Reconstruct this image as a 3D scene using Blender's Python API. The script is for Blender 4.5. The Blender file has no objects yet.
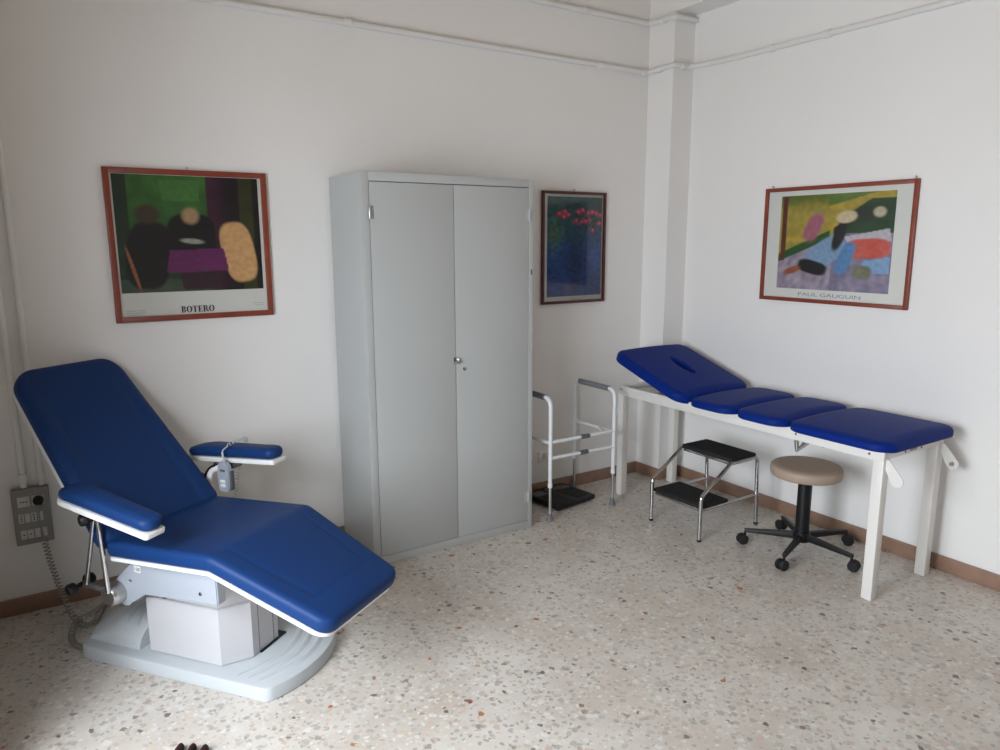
import bpy, bmesh, math, random
from mathutils import Vector, Matrix
random.seed(7)
C = bpy.context.scene.collection
PI = math.pi

# ------------------------------------------------------------------ materials
def mat(name, col, rough=.5, metal=0., spec=.5, bump=0., bscale=60., coat=0., var=0., vscale=3.):
    m = bpy.data.materials.new(name); m.use_nodes = True
    nt = m.node_tree; b = nt.nodes['Principled BSDF']
    b.inputs['Base Color'].default_value = (*col, 1)
    b.inputs['Roughness'].default_value = rough
    b.inputs['Metallic'].default_value = metal
    b.inputs['Specular IOR Level'].default_value = spec
    b.inputs['Coat Weight'].default_value = coat
    tc = nt.nodes.new('ShaderNodeTexCoord')
    if bump:
        n = nt.nodes.new('ShaderNodeTexNoise'); n.inputs['Scale'].default_value = bscale; n.inputs['Detail'].default_value = 4
        bp = nt.nodes.new('ShaderNodeBump'); bp.inputs['Strength'].default_value = bump; bp.inputs['Distance'].default_value = .01
        nt.links.new(tc.outputs['Object'], n.inputs['Vector']); nt.links.new(n.outputs['Fac'], bp.inputs['Height'])
        nt.links.new(bp.outputs['Normal'], b.inputs['Normal'])
    if var:
        n = nt.nodes.new('ShaderNodeTexNoise'); n.inputs['Scale'].default_value = vscale; n.inputs['Detail'].default_value = 5
        r = nt.nodes.new('ShaderNodeValToRGB')
        r.color_ramp.elements[0].position = .3; r.color_ramp.elements[1].position = .7
        r.color_ramp.elements[0].color = (*[c*(1-var) for c in col], 1)
        r.color_ramp.elements[1].color = (*[min(1, c*(1+var)) for c in col], 1)
        nt.links.new(tc.outputs['Object'], n.inputs['Vector']); nt.links.new(n.outputs['Fac'], r.inputs['Fac'])
        nt.links.new(r.outputs['Color'], b.inputs['Base Color'])
    return m

M = dict(
    wall=mat('wall_paint', (.80, .785, .765), .75, bump=.12, bscale=25, var=.012, vscale=1.5),
    ceil=mat('ceiling_paint', (.62, .49, .36), .85),
    farwall=mat('far_wall_dark', (.20, .14, .09), .6, var=.15),  # unseen front wall, coloured dark brown to cut the fill light
    pipe=mat('pipe_paint', (.74, .73, .71), .45),
    cab=mat('cabinet_enamel', (.43, .445, .44), .33, bump=.02, bscale=8),
    gapshade=mat('door_gap_shade', (.02, .02, .02), .8),  # near-black, stands in for shade seen through the door gaps
    chrome=mat('chrome', (.52, .52, .53), .09, metal=1),
    steel=mat('brushed_steel', (.5, .5, .5), .35, metal=1),
    navy=mat('chair_vinyl', (.006, .034, .135), .48, bump=.05, bscale=250, spec=.2),
    blue=mat('bench_vinyl', (.002, .019, .175), .5, bump=.05, bscale=250, spec=.1),
    shell=mat('white_plastic', (.80, .80, .79), .35),
    grey=mat('light_grey_plastic', (.36, .39, .44), .4),
    basegrey=mat('base_grey_plastic', (.47, .50, .52), .4, bump=.03, bscale=300),
    column=mat('column_grey_white', (.50, .495, .51), .45),
    darkgrey=mat('dark_grey_plastic', (.10, .105, .11), .5),
    black=mat('black_plastic', (.006, .006, .007), .42, spec=.35),
    rubber=mat('black_rubber', (.009, .009, .010), .8, bump=.3, bscale=300),
    greyrub=mat('grey_rubber', (.16, .17, .19), .7),
    benchwhite=mat('bench_white_metal', (.74, .72, .68), .35),
    walkwhite=mat('walker_white', (.74, .76, .78), .3),
    alu=mat('aluminium', (.62, .62, .62), .3, metal=1),
    taupe=mat('stool_vinyl', (.37, .28, .215), .5, bump=.05, bscale=200),
    frame=mat('red_brown_wood', (.22, .042, .020), .4, var=.12, vscale=18),
    framedark=mat('dark_mahogany', (.085, .018, .014), .4, var=.2, vscale=18),
    paper=mat('poster_paper', (.70, .695, .66), .6),
    ink=mat('black_ink', (.02, .02, .022), .6),
    bluegreyink=mat('grey_ink', (.19, .25, .28), .6),
    paleink=mat('pale_ink', (.35, .36, .36), .6),
    greybox=mat('socket_grey_plastic', (.27, .265, .255), .55),
    socketwhite=mat('socket_cream', (.55, .54, .51), .5),
    cord=mat('cord_grey', (.30, .28, .25), .6),
    cordlight=mat('cord_light', (.5, .5, .5), .5),
    maroon=mat('maroon_cloth', (.03, .004, .005), .9),
    base=mat('brown_skirting', (.27, .165, .115), .35, var=.18, vscale=7),
)

def terrazzo():
    m = bpy.data.materials.new('terrazzo'); m.use_nodes = True
    nt = m.node_tree; L = nt.links; b = nt.nodes['Principled BSDF']
    tc = nt.nodes.new('ShaderNodeTexCoord')
    def N(t, **k):
        n = nt.nodes.new(t)
        for a, v in k.items(): setattr(n, a, v)
        return n
    mp = N('ShaderNodeMapping'); L.new(tc.outputs['Object'], mp.inputs['Vector'])
    nz = N('ShaderNodeTexNoise'); nz.inputs['Scale'].default_value = 40; nz.inputs['Detail'].default_value = 3
    L.new(mp.outputs[0], nz.inputs['Vector'])
    warp = N('ShaderNodeMixRGB', blend_type='ADD'); warp.inputs['Fac'].default_value = .03
    L.new(mp.outputs[0], warp.inputs[1]); L.new(nz.outputs['Color'], warp.inputs[2])
    # ground: pale cement with cloudy tone
    cl = N('ShaderNodeTexNoise'); cl.inputs['Scale'].default_value = 2.2; cl.inputs['Detail'].default_value = 8; cl.inputs['Roughness'].default_value = .7
    L.new(mp.outputs[0], cl.inputs['Vector'])
    r0 = N('ShaderNodeValToRGB')
    r0.color_ramp.elements[0].position = .35; r0.color_ramp.elements[0].color = (.49, .435, .38, 1)
    r0.color_ramp.elements[1].position = .65; r0.color_ramp.elements[1].color = (.62, .59, .545, 1)
    L.new(cl.outputs['Fac'], r0.inputs['Fac'])
    cur = r0.outputs['Color']
    # (scale, chip radius in cells, share of cells with a chip, colours)
    layers = [
        (50, .34, .6, [(.46, .41, .36), (.63, .61, .57), (.36, .33, .30), (.55, .42, .35), (.62, .58, .50)], 1.0),
        (32, .36, .50, [(.43, .40, .36), (.64, .625, .595), (.48, .40, .35), (.36, .34, .31), (.54, .46, .37)], .8),
        (28, .28, .24, [(.26, .23, .20), (.34, .30, .26), (.36, .29, .24), (.60, .58, .54), (.42, .38, .32)], .65),
        (21, .21, .11, [(.10, .085, .075), (.20, .17, .14), (.22, .13, .09), (.14, .125, .11), (.28, .24, .20)], .85),
        (9, .11, .08, [(.42, .13, .04), (.30, .09, .04), (.13, .06, .045), (.36, .16, .07), (.14, .12, .11)], .95),
    ]
    for k, (sc, rad, share, cols, op) in enumerate(layers):
        off = N('ShaderNodeVectorMath', operation='ADD'); off.inputs[1].default_value = (3.7*k, 1.9*k, 0)
        L.new(warp.outputs[0], off.inputs[0])
        v = N('ShaderNodeTexVoronoi'); v.voronoi_dimensions = '2D'; v.inputs['Scale'].default_value = sc; v.inputs['Randomness'].default_value = .9
        v.distance = 'MINKOWSKI'; v.inputs['Exponent'].default_value = 1.4
        L.new(off.outputs[0], v.inputs['Vector'])
        sep = N('ShaderNodeSeparateColor'); L.new(v.outputs['Color'], sep.inputs[0])
        lt = N('ShaderNodeMath', operation='LESS_THAN'); lt.inputs[1].default_value = share
        L.new(sep.outputs[0], lt.inputs[0])
        # radius varies per cell
        rr = N('ShaderNodeMath', operation='MULTIPLY_ADD'); rr.inputs[1].default_value = rad*.9; rr.inputs[2].default_value = rad*.45
        L.new(sep.outputs[1], rr.inputs[0])
        ins = N('ShaderNodeMath', operation='LESS_THAN'); L.new(v.outputs['Distance'], ins.inputs[0]); L.new(rr.outputs[0], ins.inputs[1])
        mk = N('ShaderNodeMath', operation='MULTIPLY'); L.new(lt.outputs[0], mk.inputs[0]); L.new(ins.outputs[0], mk.inputs[1])
        mk2 = N('ShaderNodeMath', operation='MULTIPLY'); mk2.inputs[1].default_value = op; L.new(mk.outputs[0], mk2.inputs[0])
        cr = N('ShaderNodeValToRGB'); cr.color_ramp.interpolation = 'CONSTANT'
        el = cr.color_ramp.elements
        el[0].position = 0; el[0].color = (*cols[0], 1); el[1].position = .2; el[1].color = (*cols[1], 1)
        for j in range(2, 5):
            e = el.new(.2*j); e.color = (*cols[j], 1)
        L.new(sep.outputs[2], cr.inputs['Fac'])
        mx = N('ShaderNodeMixRGB'); L.new(mk2.outputs[0], mx.inputs['Fac']); L.new(cur, mx.inputs[1]); L.new(cr.outputs['Color'], mx.inputs[2])
        cur = mx.outputs[0]
    L.new(cur, b.inputs['Base Color'])
    rn = N('ShaderNodeTexNoise'); rn.inputs['Scale'].default_value = 5; rn.inputs['Detail'].default_value = 6
    L.new(mp.outputs[0], rn.inputs['Vector'])
    mr = N('ShaderNodeMapRange'); mr.inputs['To Min'].default_value = .24; mr.inputs['To Max'].default_value = .42
    L.new(rn.outputs['Fac'], mr.inputs['Value']); L.new(mr.outputs[0], b.inputs['Roughness'])
    b.inputs['Specular IOR Level'].default_value = .5
    return m
M['floor'] = terrazzo()

def glassmat():
    m = bpy.data.materials.new('picture_glass'); m.use_nodes = True
    nt = m.node_tree; nt.nodes.clear()
    o = nt.nodes.new('ShaderNodeOutputMaterial'); mx = nt.nodes.new('ShaderNodeMixShader'); t = nt.nodes.new('ShaderNodeBsdfTransparent')
    t.inputs[0].default_value = (.97, .97, .965, 1)
    g = nt.nodes.new('ShaderNodeBsdfGlossy'); g.inputs['Roughness'].default_value = .03
    f = nt.nodes.new('ShaderNodeFresnel'); f.inputs['IOR'].default_value = 1.3
    nt.links.new(f.outputs[0], mx.inputs[0]); nt.links.new(t.outputs[0], mx.inputs[1]); nt.links.new(g.outputs[0], mx.inputs[2]); nt.links.new(mx.outputs[0], o.inputs[0])
    return m
M['glass'] = glassmat()

def paintmat():
    m = bpy.data.materials.new('printed_art'); m.use_nodes = True
    nt = m.node_tree; b = nt.nodes['Principled BSDF']; b.inputs['Roughness'].default_value = .5
    a = nt.nodes.new('ShaderNodeAttribute'); a.attribute_name = 'paint'
    nt.links.new(a.outputs['Color'], b.inputs['Base Color'])
    return m
M['art'] = paintmat()

# ------------------------------------------------------------------ helpers
def obj(name, bm, m, parent=None, sharp=35):
    bmesh.ops.recalc_face_normals(bm, faces=bm.faces)
    me = bpy.data.meshes.new(name); bm.to_mesh(me); bm.free()
    me.shade_smooth(); me.set_sharp_from_angle(angle=math.radians(sharp))
    me.materials.append(M[m] if isinstance(m, str) else m)
    o = bpy.data.objects.new(name, me); C.objects.link(o)
    if parent is not None: o.parent = parent
    return o

def thing(name, label, cat, loc=(0, 0, 0), rotz=0, group=None):
    o = bpy.data.objects.new(name, None); C.objects.link(o); o.empty_display_size = .1
    o.location = loc; o.rotation_euler = (0, 0, rotz)
    return tag(o, label, cat, group)

def tag(o, label, cat, group=None):
    o['label'] = label; o['category'] = cat
    if group: o['group'] = group
    return o

def struct(name, bm, m, parent=None):
    o = obj(name, bm, m, parent); o['kind'] = 'structure'; return o

def new(): return bmesh.new()

def box(bm, c, s, bev=0., rot=None, seg=2):
    r = bmesh.ops.create_cube(bm, size=1)
    vs = r['verts']
    for v in vs: v.co = Vector((v.co.x*s[0], v.co.y*s[1], v.co.z*s[2]))
    if bev:
        es = list({e for v in vs for e in v.link_edges})
        g = bmesh.ops.bevel(bm, geom=es, offset=bev, segments=seg, affect='EDGES', profile=.5)
        vs = list({v for v in g['verts']} | {v for f in g['faces'] for v in f.verts})
        vs = [v for v in vs if v.is_valid]
    Mx = Matrix.Translation(Vector(c)) @ (rot.to_4x4() if rot is not None else Matrix())
    for v in vs: v.co = Mx @ v.co
    return vs

def boxb(bm, a, b, bev=0.):
    c = [(p+q)/2 for p, q in zip(a, b)]; s = [abs(p-q) for p, q in zip(a, b)]
    return box(bm, c, s, bev)

def frames(pts, closed=False):
    n = len(pts); T = []
    for i in range(n):
        a = pts[max(i-1, 0)]; b = pts[min(i+1, n-1)]
        T.append((b-a).normalized())
    up = Vector((0, 0, 1))
    if abs(T[0].dot(up)) > .9: up = Vector((1, 0, 0))
    N = [(up - T[0]*up.dot(T[0])).normalized()]
    for i in range(1, n):
        v = N[-1] - T[i]*N[-1].dot(T[i])
        N.append(v.normalized() if v.length > 1e-6 else N[-1])
    return T, N

def tube(bm, pts, r, seg=12, cap=True, flat=1.):
    pts = [Vector(p) for p in pts]; T, N = frames(pts); rings = []
    for i, (p, t, n) in enumerate(zip(pts, T, N)):
        bt = t.cross(n); ri = r[i] if isinstance(r, (list, tuple)) else r
        rings.append([bm.verts.new(p + n*math.cos(2*PI*k/seg)*ri + bt*math.sin(2*PI*k/seg)*ri*flat) for k in range(seg)])
    for a, b in zip(rings, rings[1:]):
        for k in range(seg): bm.faces.new((a[k], a[(k+1) % seg], b[(k+1) % seg], b[k]))
    if cap: bm.faces.new(rings[0][::-1]); bm.faces.new(rings[-1])

def fillet(pts, r, n=6):
    pts = [Vector(p) for p in pts]; out = [pts[0]]
    for i in range(1, len(pts)-1):
        p, a, b = pts[i], pts[i-1], pts[i+1]
        u = (a-p).normalized(); w = (b-p).normalized()
        ang = u.angle(w); rr = r[i-1] if isinstance(r, (list, tuple)) else r
        d = min(rr/math.tan(ang/2), (a-p).length*.49, (b-p).length*.49)
        A, B = p+u*d, p+w*d
        for k in range(n+1):
            t = k/n; out.append(A*(1-t)**2 + p*2*t*(1-t) + B*t*t)
    out.append(pts[-1]); return out

def lathe(bm, prof, seg=32, mtx=None):
    mtx = mtx or Matrix(); rings = []
    for r, z in prof:
        if r < 1e-6: rings.append([bm.verts.new(mtx @ Vector((0, 0, z)))])
        else: rings.append([bm.verts.new(mtx @ Vector((r*math.cos(2*PI*k/seg), r*math.sin(2*PI*k/seg), z))) for k in range(seg)])
    for a, b in zip(rings, rings[1:]):
        for k in range(seg):
            k2 = (k+1) % seg
            if len(a) == 1 and len(b) == 1: continue
            if len(a) == 1: bm.faces.new((a[0], b[k2], b[k]))
            elif len(b) == 1: bm.faces.new((a[k], a[k2], b[0]))
            else: bm.faces.new((a[k], a[k2], b[k2], b[k]))
    for rg, z in ((rings[0], 0), (rings[-1], 1)):
        if len(rg) > 1: bm.faces.new(rg)

def axis_m(p, d):
    return Matrix.Translation(Vector(p)) @ Vector((0, 0, 1)).rotation_difference(Vector(d).normalized()).to_matrix().to_4x4()

def cyl(bm, p, q, r, seg=20, bev=0.):
    p, q = Vector(p), Vector(q); L = (q-p).length
    if bev: prof = [(r-bev, 0), (r-bev*.3, bev*.3), (r, bev), (r, L-bev), (r-bev*.3, L-bev*.3), (r-bev, L)]
    else: prof = [(r, 0), (r, L)]
    lathe(bm, prof, seg, axis_m(p, q-p))

def prism(bm, poly, a, b, mtx, bev=0., seg=2):
    """poly in (x, z); extruded along y from a to b, then mtx"""
    va = [bm.verts.new((x, a, z)) for x, z in poly]; vb = [bm.verts.new((x, b, z)) for x, z in poly]
    n = len(poly); fs = [bm.faces.new(va), bm.faces.new(vb[::-1])]
    for k in range(n): fs.append(bm.faces.new((va[k], vb[k], vb[(k+1) % n], va[(k+1) % n])))
    vs = va+vb
    if bev:
        es = list({e for f in fs for e in f.edges})
        g = bmesh.ops.bevel(bm, geom=es, offset=bev, segments=seg, affect='EDGES')
        vs = [v for v in ({v for v in g['verts']} | {v for f in g['faces'] for v in f.verts}) if v.is_valid]
    if mtx is not None:
        for v in vs: v.co = mtx @ v.co

def loft(bm, P, Nn, S, ss, hw, T, r, R0=.03, R1=.03, nx=24, crown=0., disp=None, r2=None, td=None):
    """pad with rounded rim. P(s), Nn(s): point on the top middle line and outward normal; S: side axis.
    ss: stations (metres), hw(s): half width, T: thickness, r: top rim radius, R0/R1: plan corner radii."""
    L0, L1 = ss[0], ss[-1]; rings = []; r2 = r if r2 is None else r2
    for s in ss:
        e0, e1 = s-L0, L1-s
        def ins(e, rad): return rad - math.sqrt(max(0, rad*rad-(rad-e)**2)) if e < rad else 0
        pin = max(ins(e0, R0), ins(e1, R1))
        ti = max(ins(e0, r), ins(e1, r)); bi = max(ins(e0, r2), ins(e1, r2))
        if td: ti += td(s)
        h = hw(s)-pin; sec = []
        top = -ti; bot = -T+bi
        if top < bot: top = bot = (top+bot)/2
        ra = min(r, (top-bot)/2+1e-5); rb = min(r2, (top-bot)/2+1e-5)
        for k in range(nx+1):
            x = -(h-ra) + 2*(h-ra)*k/nx
            f = x/h
            z = top + crown*(1-f*f)*(min(1, e0/.05, e1/.05))
            if disp: z += disp(s, x, h)
            sec.append((x, z))
        for k in range(1, 5): a = PI/2*(1-k/5); sec.append((h-ra+ra*math.cos(a), top-ra+ra*math.sin(a)))
        sec.append((h, top-ra)); sec.append((h, bot+rb))
        for k in range(1, 4): a = -PI/2*k/4; sec.append((h-rb+rb*math.cos(a), bot+rb+rb*math.sin(a)))
        sec.append((h-rb, bot)); sec.append((-(h-rb), bot))
        for k in range(1, 4): a = -PI/2-PI/2*k/4; sec.append((-(h-rb)+rb*math.cos(a), bot+rb+rb*math.sin(a)))
        sec.append((-h, bot+rb)); sec.append((-h, top-ra))
        for k in range(1, 5): a = PI-PI/2*k/5; sec.append((-(h-ra)+ra*math.cos(a), top-ra+ra*math.sin(a)))
        p, n = P(s), Nn(s)
        rings.append([bm.verts.new(p + S*x + n*z) for x, z in sec])
    for a, b in zip(rings, rings[1:]):
        m_ = len(a)
        for k in range(m_): bm.faces.new((a[k], a[(k+1) % m_], b[(k+1) % m_], b[k]))
    bm.faces.new(rings[0][::-1]); bm.faces.new(rings[-1])

def stations(L, n, end=.03, ne=6):
    a = [end*(1-math.cos(PI/2*k/ne)) for k in range(ne)]
    return a + [end + (L-2*end)*k/n for k in range(n+1)] + [L-x for x in a[::-1]]

def coil_pts(path, R, turns, per=9, taper=True):
    """helix about a polyline path"""
    path = [Vector(p) for p in path]; d = [0]
    for a, b in zip(path, path[1:]): d.append(d[-1]+(b-a).length)
    T, N = frames(path); out = []
    n = int(turns*per); j = 0
    for i in range(n+1):
        s = d[-1]*i/n
        while j < len(d)-2 and d[j+1] < s: j += 1
        t = (s-d[j])/max(1e-9, d[j+1]-d[j])
        p = path[j].lerp(path[j+1], t); tt = T[j].lerp(T[j+1], t).normalized(); nn = N[j].lerp(N[j+1], t).normalized()
        b = tt.cross(nn); a = 2*PI*i/per
        rr = R*min(1, i/per, (n-i)/per) if taper else R
        out.append(p + nn*math.cos(a)*rr + b*math.sin(a)*rr)
    return out

def smooth_path(pts, n=8):
    P = [Vector(p) for p in pts]; P = [P[0]*2-P[1]] + P + [P[-1]*2-P[-2]]; out = []
    for i in range(1, len(P)-2):
        for k in range(n):
            t = k/n; a, b, c, d = P[i-1:i+3]
            out.append(.5*((2*b)+(c-a)*t+(2*a-5*b+4*c-d)*t*t+(3*b-a-3*c+d)*t**3))
    out.append(P[-2]); return out

def sstep(a, b, x):
    t = min(1, max(0, (x-a)/(b-a))); return t*t*(3-2*t)

# ------------------------------------------------------------------ camera
f_px, yaw, pitch, roll = 727.3356, .5705, -.1838, -.0032
fw = Vector((math.sin(yaw)*math.cos(pitch), math.cos(yaw)*math.cos(pitch), math.sin(pitch)))
rt = Vector((math.cos(yaw), -math.sin(yaw), 0)); up = rt.cross(fw)
r_, u_ = rt*math.cos(roll)+up*math.sin(roll), -rt*math.sin(roll)+up*math.cos(roll)
cd = bpy.data.cameras.new('camera'); cam = bpy.data.objects.new('camera', cd); C.objects.link(cam)
cd.sensor_width = 36; cd.lens = f_px/1000*36; cd.clip_start = .05
cam.matrix_world = Matrix(((r_.x, u_.x, -fw.x, -3.7994), (r_.y, u_.y, -fw.y, -3.7851), (r_.z, u_.z, -fw.z, 1.6785), (0, 0, 0, 1)))
bpy.context.scene.camera = cam

# ------------------------------------------------------------------ room
XL, YF, H = -4.42, -6.2, 3.45
BM_ = 3.10     # underside of the beam
bm = new(); boxb(bm, (XL-.3, YF-.2, -.1), (.2, .2, 0)); struct('floor', bm, 'floor')
bm = new(); boxb(bm, (XL-.3, YF-.2, H), (.2, .2, H+.1)); struct('ceiling', bm, 'ceil')
bm = new(); boxb(bm, (XL-.3, 0, 0), (.2, .2, H)); struct('wall_back', bm, 'wall')
bm = new(); boxb(bm, (0, YF, 0), (.2, 0, H)); struct('wall_right', bm, 'wall')
bm = new(); boxb(bm, (XL-.3, YF-.2, 0), (.2, YF, H)); struct('wall_front', bm, 'farwall')
bm = new()
WIN = [(-5.2, -3.7), (-3.0, -1.65)]; WZ = [(.9, 2.4), (.02, 2.15)]
ys = sorted([y for w in WIN for y in w]); edges = [YF]+ys+[0]
for i in range(0, len(edges)-1):
    a, b = edges[i], edges[i+1]
    if i % 2 == 0: boxb(bm, (XL-.3, a, 0), (XL, b, H))
    else:
        z0, z1 = WZ[i//2]; boxb(bm, (XL-.3, a, 0), (XL, b, z0)); boxb(bm, (XL-.3, a, z1), (XL, b, H))
struct('wall_left', bm, 'wall')
for i, (a, b) in enumerate(WIN):
    bm = new(); x = XL-.22; WZ0, WZ1 = WZ[i]
    for y in (a+.03, b-.03, (a+b)/2): boxb(bm, (x-.03, y-.03, WZ0), (x+.03, y+.03, WZ1), .004)
    for z in (WZ0+.03, WZ1-.03): boxb(bm, (x-.029, a, z-.03), (x+.029, b, z+.03), .004)
    struct('window_%d' % (i+1), bm, 'shell')
PX, PY = -.185, -.225
bm = new(); boxb(bm, (XL-.01, -1.32, 0), (-4.085, -1.08, H)); struct('shade_pier', bm, 'wall')      # unseen pier added to keep window light off the back left corner
bm = new(); boxb(bm, (PX, PY, 0), (.01, .01, BM_+.001)); struct('trim_1', bm, 'wall')         # corner pillar
bm = new(); boxb(bm, (PX, YF, BM_), (.01, .01, H)); struct('trim_2', bm, 'wall')          # beam over the right wall
hb, tb_ = .08, .014
def skirt(name, a, b):
    bm = new(); boxb(bm, a, b, .003); struct(name, bm, 'base')
skirt('baseboard_back', (XL, -tb_, 0), (PX, 0, hb))
skirt('baseboard_pillar', (PX-tb_, PY-tb_, 0), (PX, -tb_, hb))
skirt('baseboard_corner', (PX, PY-tb_, 0), (-tb_, PY, hb))
skirt('baseboard_right', (-tb_, YF, 0), (0, PY-tb_, hb))
skirt('baseboard_left', (XL, YF, 0), (XL+tb_, -tb_, hb))

# ------------------------------------------------------------------ surface pipes
def pipe(name, pts, r, label, rad=.04, clips=(), group='painted surface pipes'):
    t = thing(name, label, 'pipe', (0, 0, 0), 0, group)
    bm = new(); tube(bm, fillet(pts, rad), r, 12); obj('tube', bm, 'pipe', t)
    for p, d in clips:
        bm = new(); cyl(bm, Vector(p)-Vector(d)*.02, Vector(p)+Vector(d)*.02, r*1.32, 14, .003); obj('coupling', bm, 'pipe', t)
    return t
zp = 2.772
pipe('surface_pipe', [(XL+.05, -.02, zp+.005), (PX-.03, -.02, zp-.01), (PX-.022, PY-.02, zp), (-.06, PY-.022, zp+.005), (-.035, -.40, zp+.0), (-.022, -.62, zp), (-.022, YF+.05, zp)], .0165,
     'long lower white pipe running level along both walls and round the corner pillar', .03,
     [((-2.3, -.02, zp), (1, 0, 0)), ((-.62, -.02, zp-.009), (1, 0, 0)), ((-.25, -.02, zp-.01), (1, 0, 0)), ((PX-.022, -.12, zp-.004), (0, 1, 0)), ((-.12, PY-.021, zp), (1, 0, 0)), ((-.022, -.84, zp), (0, 1, 0)), ((-.022, -1.2, zp), (0, 1, 0))])
zq = 3.066
pipe('surface_pipe', [(XL+.05, -.02, zq), (PX-.03, -.02, zq), (PX-.022, PY-.018, zq-.004), (-.012, PY-.02, zq-.002)], .0165,
     'short high white pipe near the ceiling that ends at the pillar beside the right wall', .03,
     [((-.75, -.02, zq), (1, 0, 0)), ((PX-.022, -.15, zq-.004), (0, 1, 0))])
pipe('surface_pipe', [(-3.848, -.016, 3.40), (-3.848, -.016, .595)], .0135, 'right one of two white pipes dropping down the wall to the grey socket box',
     clips=[((-3.848, -.018, .64), (0, 0, 1)), ((-3.848, -.016, 1.0), (0, 0, 1))], group='pipes above the socket box')
pipe('surface_pipe', [(-3.915, -.016, 3.40), (-3.915, -.016, .595)], .0135, 'left one of two white pipes dropping down the wall to the grey socket box',
     clips=[((-3.915, -.018, .64), (0, 0, 1))], group='pipes above the socket box')

# ------------------------------------------------------------------ socket boxes
t = thing('socket_box', 'grey wall socket panel with a black plug in it, left of the blue chair', 'socket', (-3.895, 0, .335))
bm = new(); boxb(bm, (-.072, -.045, 0), (.072, 0, .258), .006); obj('housing', bm, 'greybox', t)
bm = new(); boxb(bm, (-.064, -.05, .012), (.064, -.0445, .246), .002); obj('front_plate', bm, 'greybox', t)
def sock(x, z, w, h, holes, m='socketwhite'):
    bm = new(); boxb(bm, (x-w/2, -.0545, z-h/2), (x+w/2, -.0495, z+h/2), .0015); s = obj('socket', bm, m, t)
    bm = new()
    for dx, dz in holes: cyl(bm, (x+dx, -.0555, z+dz), (x+dx, -.0525, z+dz), .0032, 10)
    if holes: obj('contact_hole', bm, 'black', s)
sock(-.027, .204, .048, .046, [(-.01, 0), (0, 0), (.01, 0)]); sock(.028, .204, .048, .046, [(-.01, 0)])
for x in (-.043, .005): sock(x, .128, .02, .042, [(0, -.011), (0, 0), (0, .011)])
sock(-.019, .128, .02, .042, []); sock(.030, .128, .02, .042, [])
for x in (-.040, -.014): sock(x, .052, .023, .042, [(0, 0)])
for x in (.012, .038): sock(x, .052, .021, .042, [])
t = thing('wall_socket', 'small white wall socket low behind the walking frame', 'socket', (-1.027, 0, .256))
bm = new(); boxb(bm, (-.042, -.009, -.042), (.042, 0, .042), .003); obj('plate', bm, 'shell', t)
bm = new(); boxb(bm, (-.016, -.0105, -.022), (.016, -.0085, .022), .001); obj('insert', bm, 'socketwhite', t)

# ------------------------------------------------------------------ posters
def print_mesh(W, Hh, nx, nz, fn):
    """grid in the x-z plane (front facing -y) coloured per vertex by fn(u, v) with u to the right and v down, 0..1"""
    me = bpy.data.meshes.new('print'); vs = []; fs = []; cols = []
    for j in range(nz+1):
        for i in range(nx+1):
            vs.append(((i/nx-.5)*W, 0, (.5-j/nz)*Hh)); cols.append((*fn(i/nx, j/nz), 1))
    n = nx+1
    for j in range(nz):
        for i in range(nx): fs.append((j*n+i, (j+1)*n+i, (j+1)*n+i+1, j*n+i+1))
    me.from_pydata(vs, [], fs)
    ca = me.color_attributes.new('paint', 'FLOAT_COLOR', 'POINT')
    ca.data.foreach_set('color', [c for col in cols for c in col])
    me.materials.append(M['art'])
    return me
def s2l(c): return tuple(((x/255+.055)/1.055)**2.4 if x > 10 else x/255/12.92 for x in c)
from mathutils import noise
def nz(u, v, s, k=0): return noise.noise(Vector((u*s, v*s, k*7.3)))
def mixc(a, b, t): return tuple(x+(y-x)*t for x, y in zip(a, b))
class Canvas:
    gain = 1.
    def __init__(s, bg): s.bg = bg; s.L = []
    def ell(s, x, y, rx, ry, col, rot=0, soft=.08, p=2): s.L.append(('e', x, y, rx, ry, s2l(col), math.cos(rot), math.sin(rot), soft, p))
    def poly(s, pts, col, soft=.006): s.L.append(('p', pts, s2l(col), soft))
    def __call__(s, u, v):
        c = s.bg(u, v)
        for l in s.L:
            if l[0] == 'e':
                _, x, y, rx, ry, col, cr, sr, soft, p = l
                dx, dy = u-x, v-y
                if abs(dx) > rx+ry+.02 or abs(dy) > rx+ry+.02: continue
                a, b = dx*cr+dy*sr, -dx*sr+dy*cr
                d = (abs(a/rx)**p+abs(b/ry)**p)**(1/p)
                t = 1-sstep(1-soft, 1+soft, d)
            else:
                pts, col = l[1], l[2]; ins = False; dm = 9; n = len(pts)
                for i in range(n):
                    (x1, y1), (x2, y2) = pts[i], pts[(i+1) % n]
                    if (y1 > v) != (y2 > v) and u < (x2-x1)*(v-y1)/(y2-y1)+x1: ins = not ins
                t = 1. if ins else 0.
            if t > 0: 
                k = 1+.22*nz(u, v, 30, 3)
                c = mixc(c, tuple(q*k for q in col), t)
        return tuple(q*s.gain for q in c)
def strokes_text(word, h, m, parent, name='lettering', size_w=None, extrude=.0003):
    cu = bpy.data.curves.new(name, 'FONT'); cu.body = word; cu.size = h/.7; cu.align_x = 'CENTER'; cu.extrude = extrude; cu.space_character = 1.0
    tmp = bpy.data.objects.new(name, cu); C.objects.link(tmp)
    dg = bpy.context.evaluated_depsgraph_get(); me = bpy.data.meshes.new_from_object(tmp.evaluated_get(dg))
    C.objects.unlink(tmp); bpy.data.objects.remove(tmp)
    if size_w:
        xs = [v.co.x for v in me.vertices]; k = size_w/(max(xs)-min(xs)); 
        for v in me.vertices: v.co.x *= k
    rot = Matrix.Rotation(PI/2, 4, 'X')
    me.transform(rot); me.materials.clear(); me.materials.append(M[m])
    o = bpy.data.objects.new(name, me); C.objects.link(o); o.parent = parent
    return o
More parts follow.
